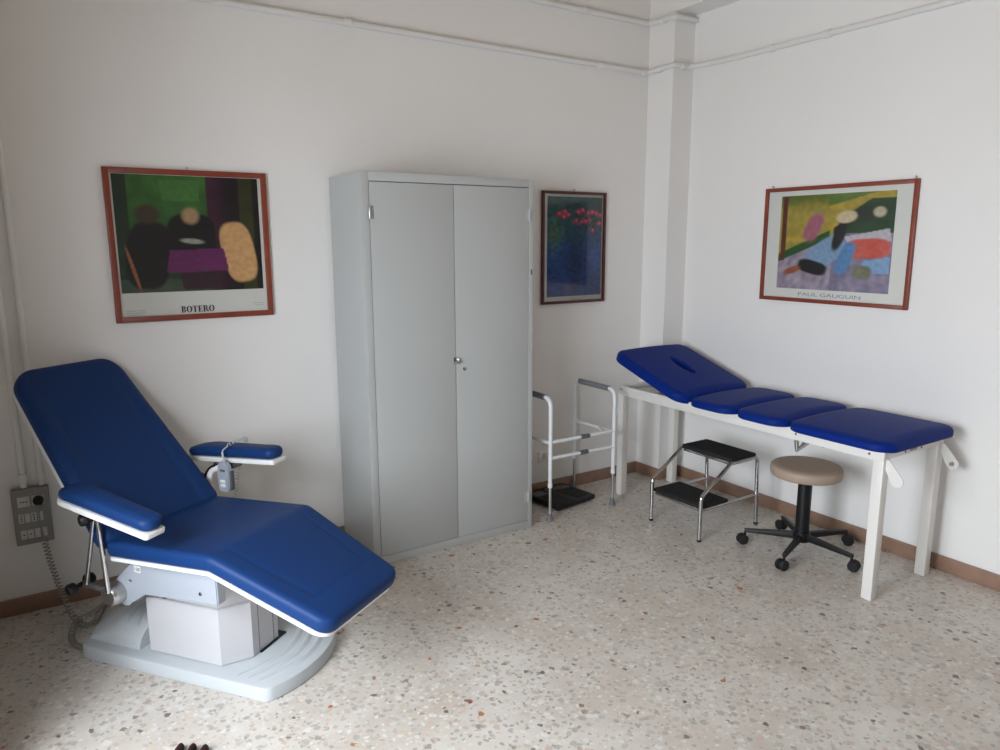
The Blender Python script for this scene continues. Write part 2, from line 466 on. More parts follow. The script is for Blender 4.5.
def serif_word(word, h, parent, m='ink'):
    """bold high-contrast serif capitals, built from bars and rings in the x-z plane"""
    bm = new(); x = 0; K, k = .24*h, .06*h; y0, y1 = -.0006, .0
    def bar(a, b, c, d): boxb(bm, (a, y0, c), (b, y1, d))
    def ring(cx, cz, rx, rz, a0=0, a1=2*PI, n=28):
        pv = []
        for i in range(n+1):
            a = a0+(a1-a0)*i/n; w = K*abs(math.cos(a))+k*abs(math.sin(a))
            o = Vector((cx+rx*math.cos(a), y0, cz+rz*math.sin(a))); q = Vector((cx+(rx-K)*math.cos(a), y0, cz+(rz-k)*math.sin(a)))
            pv.append((bm.verts.new(o), bm.verts.new(q)))
        for (a, b), (c, d) in zip(pv, pv[1:]): bm.faces.new((a, c, d, b))
    start = 0
    for ch in word:
        if ch == 'O': ring(x+.44*h, h/2, .44*h, .52*h); x += .93*h
        elif ch == 'T':
            bar(x, x+.76*h, h-k, h); bar(x, x+k, h*.72, h); bar(x+.76*h-k, x+.76*h, h*.72, h); bar(x+.38*h-K/2, x+.38*h+K/2, 0, h); bar(x+.18*h, x+.58*h, 0, k); x += .82*h
        elif ch == 'E':
            bar(x, x+.68*h, 0, k); bar(x, x+.64*h, h-k, h); bar(x+.1*h, x+.1*h+K, 0, h); bar(x+.1*h, x+.46*h, h/2-k/2, h/2+k/2)
            bar(x+.68*h-k, x+.68*h, 0, .28*h); bar(x+.64*h-k, x+.64*h, .74*h, h); bar(x+.46*h, x+.46*h+k, .36*h, .64*h); x += .76*h
        elif ch == 'B':
            bar(x, x+.4*h, 0, k); bar(x, x+.4*h, h-k, h); bar(x+.1*h, x+.1*h+K, 0, h); bar(x+.1*h, x+.4*h, h*.52-k/2, h*.52+k/2)
            ring(x+.38*h, h*.76, .30*h, .24*h, -PI/2, PI/2, 14); ring(x+.38*h, h*.26, .34*h, .26*h, -PI/2, PI/2, 14); x += .80*h
        elif ch == 'R':
            bar(x, x+.42*h, 0, k); bar(x, x+.4*h, h-k, h); bar(x+.1*h, x+.1*h+K, 0, h); bar(x+.1*h, x+.42*h, h*.48-k/2, h*.48+k/2)
            ring(x+.40*h, h*.74, .32*h, .26*h, -PI/2, PI/2, 14)
            v = [bm.verts.new((x+a*h, y0, b*h)) for a, b in ((.36, .48), (.60, .48), (.92, .04), (.92, 0), (.68, 0))]; bm.faces.new(v); x += .92*h
    for v in bm.verts: v.co.x -= x/2; v.co.z -= h/2
    return obj('lettering', bm, m, parent)

def frame_thing(name, label, W, Hh, fwid, fm, loc, rotz, art, awh, aoff, art_n, depth=.022, hook=(0,)):
    """origin at centre of the frame, back on the wall, front facing local -y"""
    t = thing(name, label, 'poster', loc, rotz)
    bm = new()
    for sx in (-1, 1): boxb(bm, (sx*W/2, -depth, -Hh/2), (sx*(W/2-fwid), -.001, Hh/2), .0025)
    for sz in (-1, 1): boxb(bm, (-W/2+fwid*.98, -depth+.0004, sz*Hh/2), (W/2-fwid*.98, -.001, sz*(Hh/2-fwid)), .0025)
    obj('frame', bm, fm, t)
    bm = new(); boxb(bm, (-W/2+fwid*.6, -.008, -Hh/2+fwid*.6), (W/2-fwid*.6, -.003, Hh/2-fwid*.6)); mt = obj('poster_sheet', bm, 'paper', t)
    me = print_mesh(awh[0], awh[1], art_n[0], art_n[1], art)
    p = bpy.data.objects.new('print', me); C.objects.link(p); p.parent = mt; p.location = (aoff[0], -.0088, aoff[1])
    bm = new(); boxb(bm, (-W/2+fwid*.9, -.0135, -Hh/2+fwid*.9), (W/2-fwid*.9, -.0115, Hh/2-fwid*.9)); obj('glass_pane', bm, 'glass', t)
    for hx in hook:
        bm = new(); tube(bm, fillet([(hx-.007, -.006, Hh/2-.004), (hx, -.006, Hh/2+.013), (hx+.007, -.006, Hh/2-.004)], .005), .0013, 6)
        cyl(bm, (hx, 0, Hh/2+.012), (hx, -.012, Hh/2+.012), .003, 8); obj('hanging_hook', bm, 'steel', t)
    return t, mt

# poster with the green room: generic stand-in, rounded dark masses round a draped table
def bg1(u, v):
    g = mixc(s2l((52, 96, 40)), s2l((26, 58, 30)), min(1, v*1.2))
    if u < .09: g = s2l((24, 44, 30))
    if u > .62:
        g = mixc(s2l((58, 26, 46)), s2l((20, 12, 18)), sstep(.62, .80, u)); 
        if .85 < u < .955: g = s2l((44, 46, 22))
        if u >= .955: g = s2l((18, 16, 16))
    if v > .88 and u <= .62: g = s2l((58, 70, 58))
    k = 1+.35*nz(u, v, 9)+.12*nz(u, v, 40, 2)
    return tuple(c*k for c in g)
a1 = Canvas(bg1); a1.gain = 1.35
# rounded blocks of colour only
a1.poly([(.30, .04), (.58, .04), (.57, .22), (.32, .22)], (62, 106, 50))
a1.ell(.20, .68, .15, .29, (15, 17, 20), .12, .06, 3); a1.ell(.21, .33, .08, .08, (58, 44, 38), .2, .3)
a1.ell(.50, .52, .17, .20, (13, 15, 18), 0, .06, 3); a1.ell(.50, .34, .06, .07, (150, 122, 92), 0, .3)
a1.ell(.83, .66, .12, .27, (182, 143, 98), -.15, .06, 3)
a1.poly([(.34, .64), (.72, .62), (.75, .82), (.31, .84)], (92, 32, 80)); a1.poly([(.40, .84), (.68, .83), (.66, .99), (.42, .99)], (44, 26, 36))
a1.ell(.50, .56, .08, .022, (140, 140, 128), .1, .3); a1.ell(.09, .80, .012, .2, (134, 84, 46), -.2, .2)
t, sh = frame_thing('framed_poster', 'red-brown framed poster in dark green and purple, lettered below, above the blue chair', .72, .702, .026, 'frame', (-3.122, -.0005, 1.6546), 0,
    a1, (.644, .538), (-.003, .054), (120, 100))
w = serif_word('BOTERO', .030, sh); w.location = (0.0, -.0086, -.301)
def fine_lines(rows, parent):
    for x0, x1, z in rows:
        bm = new(); boxb(bm, (x0, -.0090, z-.0012), (x1, -.0084, z+.0012)); obj('small_print', bm, 'paleink', parent)
fine_lines([(-.312, -.270, -.298), (-.262, -.232, -.298), (-.312, -.232, -.308), (-.312, -.250, -.318), (.262, .312, -.286), (.272, .312, -.297)], sh)

# blue flower print: generic stand-in
def bg2(u, v):
    n = .5+.5*nz(u, v, 5); n2 = nz(u*.8, v*2.2, 16, 4)
    g = mixc(s2l((40, 74, 76)), s2l((28, 66, 122)), sstep(.15, .6, v+.12*n2)); g = mixc(g, s2l((26, 42, 92)), sstep(.5, 1.0, v)*.6)
    g = mixc(g, s2l((72, 104, 62)), max(0, .75-abs(u-.12)*2.6-abs(v-.38)*2.5))
    g = mixc(g, s2l((18, 30, 58)), max(0, .9-abs(u-.5)*3-abs(v-.62)*2.2)*(.5+n*.5))
    g = mixc(g, s2l((50, 88, 170)), max(0, .6-abs(u-.9)*3-abs(v-.6)*2)); g = mixc(g, s2l((92, 58, 78)), max(0, .6-abs(u-.38)*6-abs(v-.92)*6))
    k = 1+.4*n2+.3*nz(u, v, 26, 5); return tuple(max(0, c*k) for c in g)
a2 = Canvas(bg2); a2.gain = 1.7; random.seed(3)
for x, y in [(.20, .17), (.30, .15), (.36, .18), (.55, .15), (.63, .13), (.50, .24), (.60, .25), (.68, .24), (.76, .23), (.80, .15), (.88, .16), (.95, .18), (.82, .33), (.94, .26), (.28, .20), (.72, .16)]:
    a2.ell(x, y, .045, .022, (168, 48, 84), random.uniform(-.6, .6), .5); a2.ell(x+.015, y-.005, .02, .012, (206, 84, 112), 0, .5)
for i in range(12):
    x = .25+.06*i; a2.poly([(x, .2+.02*(i % 3)), (x+.012, .2), (.5+(x-.5)*.3, .48), (.49+(x-.5)*.3, .48)], (30, 62, 50))
t, sh = frame_thing('framed_poster', 'narrow dark framed print of red flowers on blue, right of the grey cabinet', .519, .712, .017, 'framedark', (-.8034, -.0005, 1.6245), 0,
    a2, (.447, .633), (.008, .0065), (90, 120))
fine_lines([(-.03, .07, -.331)], sh)

# poster on the right wall: generic stand-in
def bg3(u, v):
    n = nz(u*.7, v*2, 7)
    g = mixc(s2l((186, 156, 60)), s2l((150, 142, 66)), .5+.9*n)
    if v < .16 and u < .45: g = mixc(g, s2l((66, 98, 38)), sstep(.2, .02, v)*.8)
    if v+u*.30 < .26 and u > .45: g = mixc(g, s2l((60, 112, 50)), .8)
    if u > .50 and v > .36-.30*sstep(.45, .85, u) and v < .44: g = s2l((36, 66, 34))
    e = .62-.62*u*.85
    if v > e and u < .47: g = s2l((38, 84, 34))
    if v > e+.09 and not (u > .47 and v < .42): g = mixc(s2l((136, 120, 140)), s2l((170, 158, 172)), .5+.8*nz(u*2.5+v, v*1.2, 9, 2))
    if v > .40 and u > .5: g = mixc(s2l((150, 136, 156)), s2l((112, 108, 138)), .5+.8*nz(u*2.5, v, 8, 2))
    k = 1+.25*nz(u, v, 22, 1); return tuple(max(0, c*k) for c in g)
a3 = Canvas(bg3)
# patches of colour only
a3.poly([(.02, .0), (.07, .0), (.06, .70), (.02, .70)], (92, 42, 30))
a3.ell(.32, .34, .07, .15, (164, 98, 118), .35, .25, 3); a3.ell(.75, .22, .10, .08, (44, 52, 40), 0, .3); a3.ell(.88, .20, .05, .05, (190, 178, 156), 0, .3)
a3.poly([(.60, .44), (.97, .36), (.99, .48), (.64, .52)], (188, 182, 190))
a3.ell(.80, .56, .19, .10, (196, 82, 68), -.05, .1, 3)
a3.poly([(.78, .68), (.99, .64), (.99, .80), (.76, .82)], (126, 160, 196))
a3.ell(.45, .60, .20, .12, (128, 156, 186), -.7, .1, 3); a3.ell(.62, .66, .06, .17, (84, 130, 178), .3, .1, 3); a3.ell(.56, .42, .05, .17, (30, 28, 34), .25, .2)
a3.ell(.33, .76, .14, .07, (26, 26, 30), .3, .15, 3); a3.ell(.61, .24, .09, .06, (204, 186, 152), -.2, .2)
a3.ell(.14, .80, .09, .035, (150, 84, 50), -.4, .2); a3.ell(.77, .80, .08, .07, (112, 112, 88), 0, .2, 3)
t, sh = frame_thing('framed_poster', 'wide red-brown framed poster in yellow, blue and red, above the exam table', .907, .659, .022, 'frame', (-.0005, -1.315, 1.6441), -PI/2,
    a3, (.687, .533), (.0, .013), (130, 100), hook=(-.412, .43))
x = strokes_text('PAUL GAUGUIN', .020, 'bluegreyink', sh, 'lettering', .385); x.location = (0, -.0086, -.292)

# ------------------------------------------------------------------ metal cabinet
X1, X2, Yf, Yb, HC = -2.4356, -1.4334, -.4406, -.018, 2.0
t = thing('metal_cabinet', 'tall grey metal two-door cabinet standing against the back wall', 'cabinet', ((X1+X2)/2, Yf, 0))
W2 = (X2-X1)/2; D = Yb-Yf; th = .022
bm = new()
boxb(bm, (-W2, .001, 0), (-W2+.004, D, HC-.002)); boxb(bm, (W2-.004, .001, 0), (W2, D, HC-.002)); boxb(bm, (-W2+.004, D-.003, 0), (W2-.004, D, HC-.002))
boxb(bm, (-W2, 0, HC-.003), (W2, D, HC), .001); boxb(bm, (-W2+.004, .02, .03), (W2-.004, D-.003, .035))
obj('body', bm, 'cab', t)
bm = new(); fl, ft, fb = .040, .042, .045
boxb(bm, (-W2-.0008, -.001, 0), (-W2+fl, .02, HC+.0005), .0015); boxb(bm, (W2-.028, -.001, 0), (W2+.0008, .02, HC+.0005), .0015)
boxb(bm, (-W2+fl, -.001, HC-ft), (W2-.028, .02, HC+.0005), .001); boxb(bm, (-W2+fl, -.001, 0), (W2-.028, .02, fb), .001)
obj('front_frame', bm, 'cab', t)
bm = new(); boxb(bm, (-W2+fl+.001, .026, fb), (W2-.03, .030, HC-ft)); obj('gap_shade_sheet', bm, 'gapshade', t)  # dark sheet behind the doors, paints the shade in their gaps
g = .0035; xm = -1.932-(X1+X2)/2
for a, b, side in ((-W2+fl+g*.7, xm-g/2, -1), (xm+g/2, W2-.028-g*.5, 1)):
    bm = new(); boxb(bm, (a, -.0005, fb+g*.6), (b, .0185, HC-ft-g), .0018); d = obj('door', bm, 'cab', t)
    hx = a-.002 if side < 0 else b+.002
    for z in ((1.81, .19) if side > 0 else (1.81,)):
        bm = new(); cyl(bm, (hx, -.006, z-.032), (hx, -.006, z+.032), .0065, 12, .001)
        boxb(bm, (hx-.004 if side < 0 else hx-.02, -.003, z-.03), (hx+.02 if side < 0 else hx+.004, -.0005, z+.03)); obj('hinge', bm, 'steel' if side < 0 else 'cab', d)
    if side > 0:
        bm = new(); boxb(bm, (xm-.014, -.006, 1.028), (xm+.020, -.001, 1.064), .001)
        boxb(bm, (xm+.006, -.020, 1.034), (xm+.012, -.006, 1.058), .001); obj('latch_handle', bm, 'chrome', d)
        bm = new(); cyl(bm, (xm+.05, -.006, .998), (xm+.05, -.0008, .998), .010, 16, .001); k = obj('lock', bm, 'chrome', d)
        bm = new(); boxb(bm, (xm+.0488, -.0064, .992), (xm+.0512, -.0058, 1.004)); obj('keyhole', bm, 'black', k)
bm = new(); boxb(bm, (W2-.016, -.003, 1.488), (W2-.006, -.0008, 1.516), .001); obj('lock_catch', bm, 'darkgrey', t)

# ------------------------------------------------------------------ treatment chair
ORG = (-3.7648, -.5699, 0); TH = -.9854
chair = thing('treatment_chair', 'dark blue reclining treatment chair with white armrests on a grey pedestal base', 'chair', ORG, TH)
SV = Vector((0, 1, 0)); VC = .25
def lin(p, q):
    p, q = Vector(p), Vector(q); d = (q-p); L = d.length; d /= L; n = Vector((-d.z, 0, d.x))
    if n.z < 0: n = -n
    return p, d, n, L
# backrest
pA, pB = Vector((.245, VC+.011, .54)), Vector((-.313, VC+.030, 1.165))
p, d, L = pA, (pB-pA).normalized(), (pB-pA).length; n = Vector((-d.z, 0, d.x)).normalized(); n = -n if n.z < 0 else n
Lb = L
def dsp_back(s, x, h):
    a = abs(x)/h; z = 0
    ln_ = .60 + .10*s/Lb
    z -= .0035*math.exp(-((a-ln_)*h/.006)**2)*sstep(.10, .2, s)*(1-sstep(Lb-.14, Lb-.06, s))
    z += .010*sstep(ln_, ln_+.15, a)*(1-sstep(.93, 1.0, a))*(1-sstep(Lb*.5, Lb*.9, s))
    return z
bm = new(); loft(bm, lambda s: p+d*s, lambda s: n, SV, stations(L, 40, .09, 9), lambda s: .299-.059*s/Lb, .062, .024, .04, .095, 44, .006, dsp_back)
br = obj('backrest', bm, 'navy', chair, 60)
bm = new(); loft(bm, lambda s: p+d*(s+.20)-n*.060, lambda s: n, SV, stations(L-.210, 20, .09, 9), lambda s: .291-.059*(s+.2)/Lb, .022, .008, .04, .095, 16)
obj('back_shell', bm, 'shell', br)
# seat and leg rest, one upholstered pad bent at the knee
sp = [(.228, .5560), (.7558, .5904), (1.2344, .4062)]
a_ = Vector((sp[0][0], 0, sp[0][1])); b_ = Vector((sp[1][0], 0, sp[1][1])); c_ = Vector((sp[2][0], 0, sp[2][1]))
L1, L2 = (b_-a_).length, (c_-b_).length; bl = .02
def Ps(s, off=0.):
    d1, d2 = (b_-a_).normalized(), (c_-b_).normalized()
    if s < L1-bl: q = a_+d1*s
    elif s > L1+bl: q = b_+d2*(s-L1)
    else:
        t = (s-L1+bl)/(2*bl); A, B = b_-d1*bl, b_+d2*bl; q = A*(1-t)**2+b_*2*t*(1-t)+B*t*t
    return Vector((q.x, VC, q.z))
def Ns(s):
    d1, d2 = (b_-a_).normalized(), (c_-b_).normalized(); t = sstep(L1-bl, L1+bl, s); dd = d1.lerp(d2, t).normalized()
    return Vector((-dd.z, 0, dd.x))
def hws(s): return .284 if s < L1 else .284-.057*(s-L1)/L2
def dsp_seat(s, x, h):
    a = abs(x)/h; z = 0
    e = L1+L2-s; inner = h-.085
    z -= .0035*math.exp(-((abs(x)-inner)/.006)**2)*sstep(L1-.12, L1-.02, s)*(1 if e > .125 else 0)
    if abs(x) < inner: z -= .0035*math.exp(-((e-.125)/.006)**2)
    z -= .004*math.exp(-((s-L1)/.006)**2)*sstep(.55, .9, a)
    z -= .016*(1-a*a)*math.exp(-((s-.26)/.2)**2)
    return z
bm = new(); loft(bm, Ps, Ns, SV, stations(L1+L2, 70, .07, 8), hws, .064, .022, .03, .055, 48, .006, dsp_seat)
seat = obj('seat', bm, 'navy', chair, 60)
bm = new(); S2 = stations(L1+L2-.012, 40, .06, 8)
loft(bm, lambda s: Ps(s+.004)-Ns(s)*.0625, Ns, SV, S2, lambda s: hws(s)-.004, .016, .005, .03, .055, 8)
obj('seat_shell', bm, 'shell', seat)

def armrest(pb, pf, wid, side):
    """pad from back end pb to front end pf (u, v, w of the tray underside's outer edge); side -1 near, +1 far"""
    pb, pf = Vector(pb), Vector(pf); dd = (pf-pb); L = dd.length; dd /= L
    S = Vector((0, 0, 1)).cross(dd).normalized(); nn = dd.cross(S)
    mid0 = pb + S*(wid/2)
    t = bpy.data.objects.new('armrest', None)
    bm = new(); T = .05
    loft(bm, lambda s: mid0+dd*s+nn*.071, lambda s: nn, S, stations(L, 24, .07, 9), lambda s: wid/2+.003-.012*s/L, .048, .022, .055, .04, 20, .004,
         lambda s, x, h: -.002*math.exp(-((abs(x)-h*.62)/.006)**2)*sstep(.05, .09, s)*(1-sstep(L-.09, L-.05, s)), None, lambda s: .014*(1-sstep(0, .13, s)))
    pad = obj('armrest', bm, 'navy', chair, 60)
    bm = new(); loft(bm, lambda s: mid0+dd*s+nn*.0225, lambda s: nn, S, stations(L, 16, .05, 7), lambda s: wid/2+.001-.012*s/L, .0225, .005, .045, .012, 6)
    obj('armrest_tray', bm, 'shell', pad)
    return pad, mid0, dd, nn, S
armN = armrest((.132, -.148, .734), (.568, -.130, .648), .112, -1)
armF = armrest((-.010, .600, .668), (.497, .604, .700), .118, 1)

# linkage of the near armrest
def linkage(vo, topu, topw, sgn, name='armrest_linkage'):
    bm = new()
    v0 = vo
    tube(bm, fillet([(topu, v0, topw), (topu-.012, v0, topw-.02), (.112, v0, .362)], .02), .0085, 12)
    tube(bm, fillet([(topu+.016, v0-.006*sgn, topw+.004), (topu+.022, v0-.006*sgn, topw-.05), (.240, v0-.006*sgn, .352)], .05), .0095, 12)
    o = obj(name, bm, 'chrome', chair)
    bm = new(); box(bm, (.165, v0+.010*sgn, .350), (.17, .010, .022), .002, Matrix.Rotation(math.radians(2), 3, 'Y')); obj('link_bar', bm, 'darkgrey', o)
    for a, b in (((topu-.03, v0-.045*sgn, topw-.008), (topu-.012, v0-.014*sgn, topw-.006)), ((.045, v0-.035*sgn, .333), (.05, v0-.008*sgn, .335)), ((.045, v0+.075*sgn, .345), (.048, v0+.045*sgn, .343))):
        bm = new(); q = Vector(a); r = Vector(b)
        lathe(bm, [(.010, -.004), (.020, 0), (.0235, .006), (.0235, .026), (.019, .032), (.009, .034)], 20, axis_m(q, r-q)); cyl(bm, q+(r-q)*.5, r+(r-q)*1.2, .007, 10); obj('clamp_knob', bm, 'black', o)
    bm = new(); cyl(bm, (.047, v0-.03*sgn, .335), (.047, v0+.06*sgn, .340), .006, 10); obj('knob_rod', bm, 'darkgrey', o)
    return o
linkage(-.035, .205, .655, 1)
lk = linkage(.535, .135, .615, -1)
bm = new(); tube(bm, smooth_path([(.20, .60, .66), (.165, .585, .64), (.160, .57, .60), (.185, .558, .555), (.22, .55, .52), (.24, .54, .44)]), .014, 12); obj('armrest_arc', bm, 'shell', chair)
bm = new(); tube(bm, smooth_path([(.18, .60, .665), (.145, .59, .64), (.138, .575, .60), (.155, .565, .555)]), .013, 12); obj('armrest_arc', bm, 'black', chair)
bm = new(); box(bm, (.21, .640, .668), (.12, .06, .022), .005); obj('armrest_bracket', bm, 'darkgrey', chair)
# side cheeks, hubs
cheek = [(.325, .480), (.735, .484), (.735, .374), (.360, .346), (.275, .278), (.258, .272), (.235, .272), (.205, .283), (.188, .305), (.186, .335), (.196, .365)]
for va, vb, s in ((.018, .060, -1), (.440, .482, 1)):
    bm = new(); prism(bm, cheek, va, vb, None, .004); ck = obj('side_cheek', bm, 'grey', chair)
    for u, w in ((.292, .385), (.655, .405)):
        y = va if s < 0 else vb
        bm = new(); cyl(bm, (u, y+.001*s*-1, w), (u, y+.004*s, w), .0075, 12, .001); obj('rivet', bm, 'chrome', ck)
    y0 = va if s < 0 else vb
    bm = new(); lathe(bm, [(.044, -.005), (.044, .030), (.042, .034)], 28, axis_m((.222, y0, .328), (0, s, 0))); hb_ = obj('pivot_hub', bm, 'steel', chair)
    bm = new(); lathe(bm, [(.043, .034), (.042, .044), (.036, .052), (.020, .056), (0, .057)], 28, axis_m((.222, y0, .328), (0, s, 0))); obj('hub_cap', bm, 'alu', hb_)
    if s < 0:
        bm = new(); boxb(bm, (.318, va-.0012, .428), (.352, va+.0005, .455), .0005); pl = obj('number_plate', bm, 'shell', ck)
        x = strokes_text('108', .015, 'darkgrey', pl, 'lettering', .026); x.location = (.335, va-.0016, .434)
bm = new(); box(bm, (.40, .25, .475), (.40, .36, .02), .003); obj('seat_carrier', bm, 'steel', chair)
bm = new(); cyl(bm, (.205, .06, .33), (.205, .44, .33), .018, 16); obj('pivot_shaft', bm, 'steel', chair)
bm = new(); tube(bm, [(.10, .17, .62), (.21, .17, .40)], .014, 10); tube(bm, [(.10, .33, .62), (.21, .33, .40)], .014, 10); obj('back_support', bm, 'darkgrey', chair)
bm = new()
for u in (.395, .43): cyl(bm, (u, .045, .335), (u, .075, .335), .012, 12, .002)
obj('roller', bm, 'darkgrey', chair)

# pedestal (turned slightly under the seat)
ped = bpy.data.objects.new('pedestal', None)
RB = Matrix.Translation(Vector((-.006, -.010, 0))) @ Matrix.Rotation(-.9101+.9854, 4, 'Z')
BH = .056; VW = .48
def base_outline(ins=0.):
    pts = []; v0, v1 = 0., VW; n = 14
    for k in range(n+1):
        f = k/n; q = abs(2*f-1); pts.append(Vector((.908+.062*(1-q**2.2), v0+(v1-v0)*f, 0)))
    for k in range(n+1):
        f = 1-k/n; q = abs(2*f-1); pts.append(Vector((-.062*(1-q**2.2), v0+(v1-v0)*f, 0)))
    out = []; N_ = len(pts)
    for k, q in enumerate(pts):
        a, b = pts[k-1], pts[(k+1) % N_]
        if k in (0, n, n+1, 2*n+1):
            da, db = (a-q).normalized(), (b-q).normalized()
            A, B = q+da*.028, q+db*.028
            for m_ in range(7):
                t = m_/6; out.append(A*(1-t)**2+q*2*t*(1-t)+B*t*t)
        elif any(k == z for z in (1, n-1, n+2, 2*n)): continue
        else: out.append(q)
    if ins:
        cc = Vector((.45, .24, 0)); N_ = len(out); res = []
        for k in range(N_):
            t = (out[(k+1) % N_]-out[k-1]).normalized(); nn_ = Vector((t.y, -t.x, 0))
            if nn_.dot(cc-out[k]) < 0: nn_ = -nn_
            res.append(out[k]+nn_*ins)
        out = res
    return [(q.x, q.y) for q in out]
bm = new(); rings = []
for ins, z in ((.004, 0), (0, .004), (.001, BH-.010), (.004, BH-.003), (.011, BH)):
    rings.append([bm.verts.new((u, v, z)) for u, v in base_outline(ins)])
for a, b in zip(rings, rings[1:]):
    for k in range(len(a)): bm.faces.new((a[k], a[(k+1) % len(a)], b[(k+1) % len(a)], b[k]))
bm.faces.new(rings[0][::-1]); bm.faces.new(rings[-1])
# three raised curved ribs on the front of the plate
def rib(bm, uc, amp, w, h):
    pts = []
    for k in range(17):
        f = k/16; v = .03+.42*f; pts.append(Vector((uc+amp*(1-(2*f-1)**2), v, BH-.001)))
    A = []; 
    for i_, q in enumerate(pts):
        e_ = math.sin(PI*i_/16)**.5
        A.append([bm.verts.new(q+Vector((w*(j/5-1), 0, h*e_*.5*(1-math.cos(PI*j/5))))) for j in range(11)])
    for a, b in zip(A, A[1:]):
        for k in range(10): bm.faces.new((a[k], b[k], b[k+1], a[k+1]))
for uc in (.750, .800, .850): rib(bm, uc, .066, .022, .012)
bm.transform(RB)
base = obj('base_plate', bm, 'basegrey', chair, 30)
# rear cover hump with grooves
bm = new(); nu, nv = 100, 90; G = []
for i in range(nu+1):
    row = []
    u = -.056+.315*i/nu
    for j in range(nv+1):
        f = j/nv; v = .052+.376*f; q = 2*f-1
        uu = u + (.03 if i == 0 else .03*(1-i/nu))*(q*q)*1.6
        h = .105*math.sqrt(max(0, 1-abs(q)**2.4))*(.30+.70*sstep(-.06, .14, uu))
        h *= sstep(-.062, -.045, u)
        rr = math.hypot(uu-.42, (v-.24)*.9)
        for R_ in (.345, .295, .245): h -= .009*math.exp(-((rr-R_)/.0042)**2)*(1-sstep(.62, .8, abs(q)))
        row.append(bm.verts.new((uu, v, BH-.002+max(0, h))))
    G.append(row)
for i in range(nu):
    for j in range(nv): bm.faces.new((G[i][j], G[i+1][j], G[i+1][j+1], G[i][j+1]))
lo = [bm.verts.new((G[-1][j].co.x, G[-1][j].co.y, BH-.002)) for j in range(nv+1)]
for j in range(nv):
    try: bm.faces.new((G[-1][j], lo[j], lo[j+1], G[-1][j+1]))
    except ValueError: pass
bm.transform(RB); obj('base_cover', bm, 'basegrey', chair, 40)
# octagonal column: lower and upper shroud
def octa(ins):
    a, b, c, d = .252+ins, .727-ins, .066+ins, .414-ins
    return [(a+.05, c), (b-.075, c), (b, c+.095), (b, d-.095), (b-.075, d), (a+.05, d), (a, d-.05), (a, c+.05)]
def shroud(name, ins, z0, z1, m, par, shift=0, dr=0):
    bm = new(); A = []
    for i2, z in ((ins+dr, z0), (ins+dr*.2, z1-.004), (ins+.004, z1)):
        A.append([bm.verts.new((u+shift, v, z)) for u, v in octa(i2)])
    for a, b in zip(A, A[1:]):
        for k in range(8): bm.faces.new((a[k], a[(k+1) % 8], b[(k+1) % 8], b[k]))
    bm.faces.new(A[0][::-1]); bm.faces.new(A[-1]); bm.transform(RB)
    return obj(name, bm, m, par, 25)
lowc = shroud('lower_column', 0, BH+.004, .292, 'column', chair)
shroud('upper_column', .012, .28, .474, 'column', chair)
bm = new(); boxb(bm, (.60, .20, BH-.001), (.736, .36, BH+.006)); bm.transform(RB); obj('slot_shade', bm, 'black', chair)  # black slab standing in for the shadowed slot at the column foot
for v in (.20, .29):
    bm = new(); box(bm, (.7275, v, .17), (.0015, .002, .225)); bm.transform(RB); obj('panel_joint', bm, 'darkgrey', lowc)

# hand control hanging on the far armrest
def cw(u, v, w):
    c, s = math.cos(TH), math.sin(TH); return Vector((ORG[0]+u*c-v*s, ORG[1]+u*s+v*c, w))
hc = thing('hand_control', 'pale grey hand control hanging by its cord from the blue chair\'s far armrest', 'remote control', cw(.25, .578, .56), TH)
bm = new(); pr = [(-.022, 0), (-.032, .010), (-.036, .09), (-.028, .125), (-.012, .143), (.012, .143), (.028, .125), (.036, .09), (.032, .010), (.022, 0)]
prism(bm, pr, -.013, .013, None, .004); hcb = obj('handset_body', bm, 'grey', hc)
bm = new(); boxb(bm, (-.013, -.0148, .095), (.013, -.0125, .106), .0005); obj('display', bm, 'darkgrey', hcb)
bm = new()
for z in (.03, .05): boxb(bm, (-.016, -.0155, z-.007), (.012, -.0125, z+.007), .001)
obj('button', bm, 'shell', hcb)
bm = new(); boxb(bm, (.0335, -.008, .010), (.042, .014, .100), .002); obj('holder_clip', bm, 'darkgrey', hcb)
inv = Matrix.Translation(Vector((-.25, -.578, -.56)))
bm = new(); pth = [inv @ Vector(q) for q in ((.25, .578, .703), (.243, .580, .745), (.250, .598, .762))]
tube(bm, smooth_path(pth, 4), [.005]*4+[.003]*5, 8)
cp = smooth_path([inv @ Vector(q) for q in ((.250, .598, .762), (.253, .63, .774), (.256, .67, .778), (.256, .71, .775), (.232, .738, .745), (.190, .742, .66), (.165, .738, .57), (.150, .735, .48), (.148, .70, .42))])
tube(bm, coil_pts(cp, .0080, 32, 8), .0019, 5); obj('coiled_cord', bm, 'cordlight', hc)

# power cord from the wall socket to the chair base
pc = thing('power_cord', 'grey coiled power cord running from the wall socket down to the chair base', 'cord', (0, 0, 0))
px, pz = -3.895+.028, .335+.204
bm = new(); lathe(bm, [(.021, 0), (.022, .006), (.020, .022), (.012, .034), (.008, .036)], 20, axis_m((px, -.0545, pz), (0, -1, 0)))
obj('plug', bm, 'black', pc)
bm = new(); tube(bm, smooth_path([(px, -.085, pz), (px-.001, -.084, pz-.04), (-3.869, -.075, .451), (-3.863, -.06, .359)]), .0035, 8)
cpath = smooth_path([(-3.863, -.06, .359), (-3.850, -.09, .261), (-3.832, -.13, .176), (-3.811, -.18, .095), (-3.790, -.225, .035), (-3.765, -.29, .018), (-3.74, -.325, .018), (-3.710, -.31, .018), (-3.683, -.225, .018), (-3.652, -.145, .018), (-3.60, -.12, .018)])
tube(bm, coil_pts(cpath, .0115, 46, 10), .0029, 6)
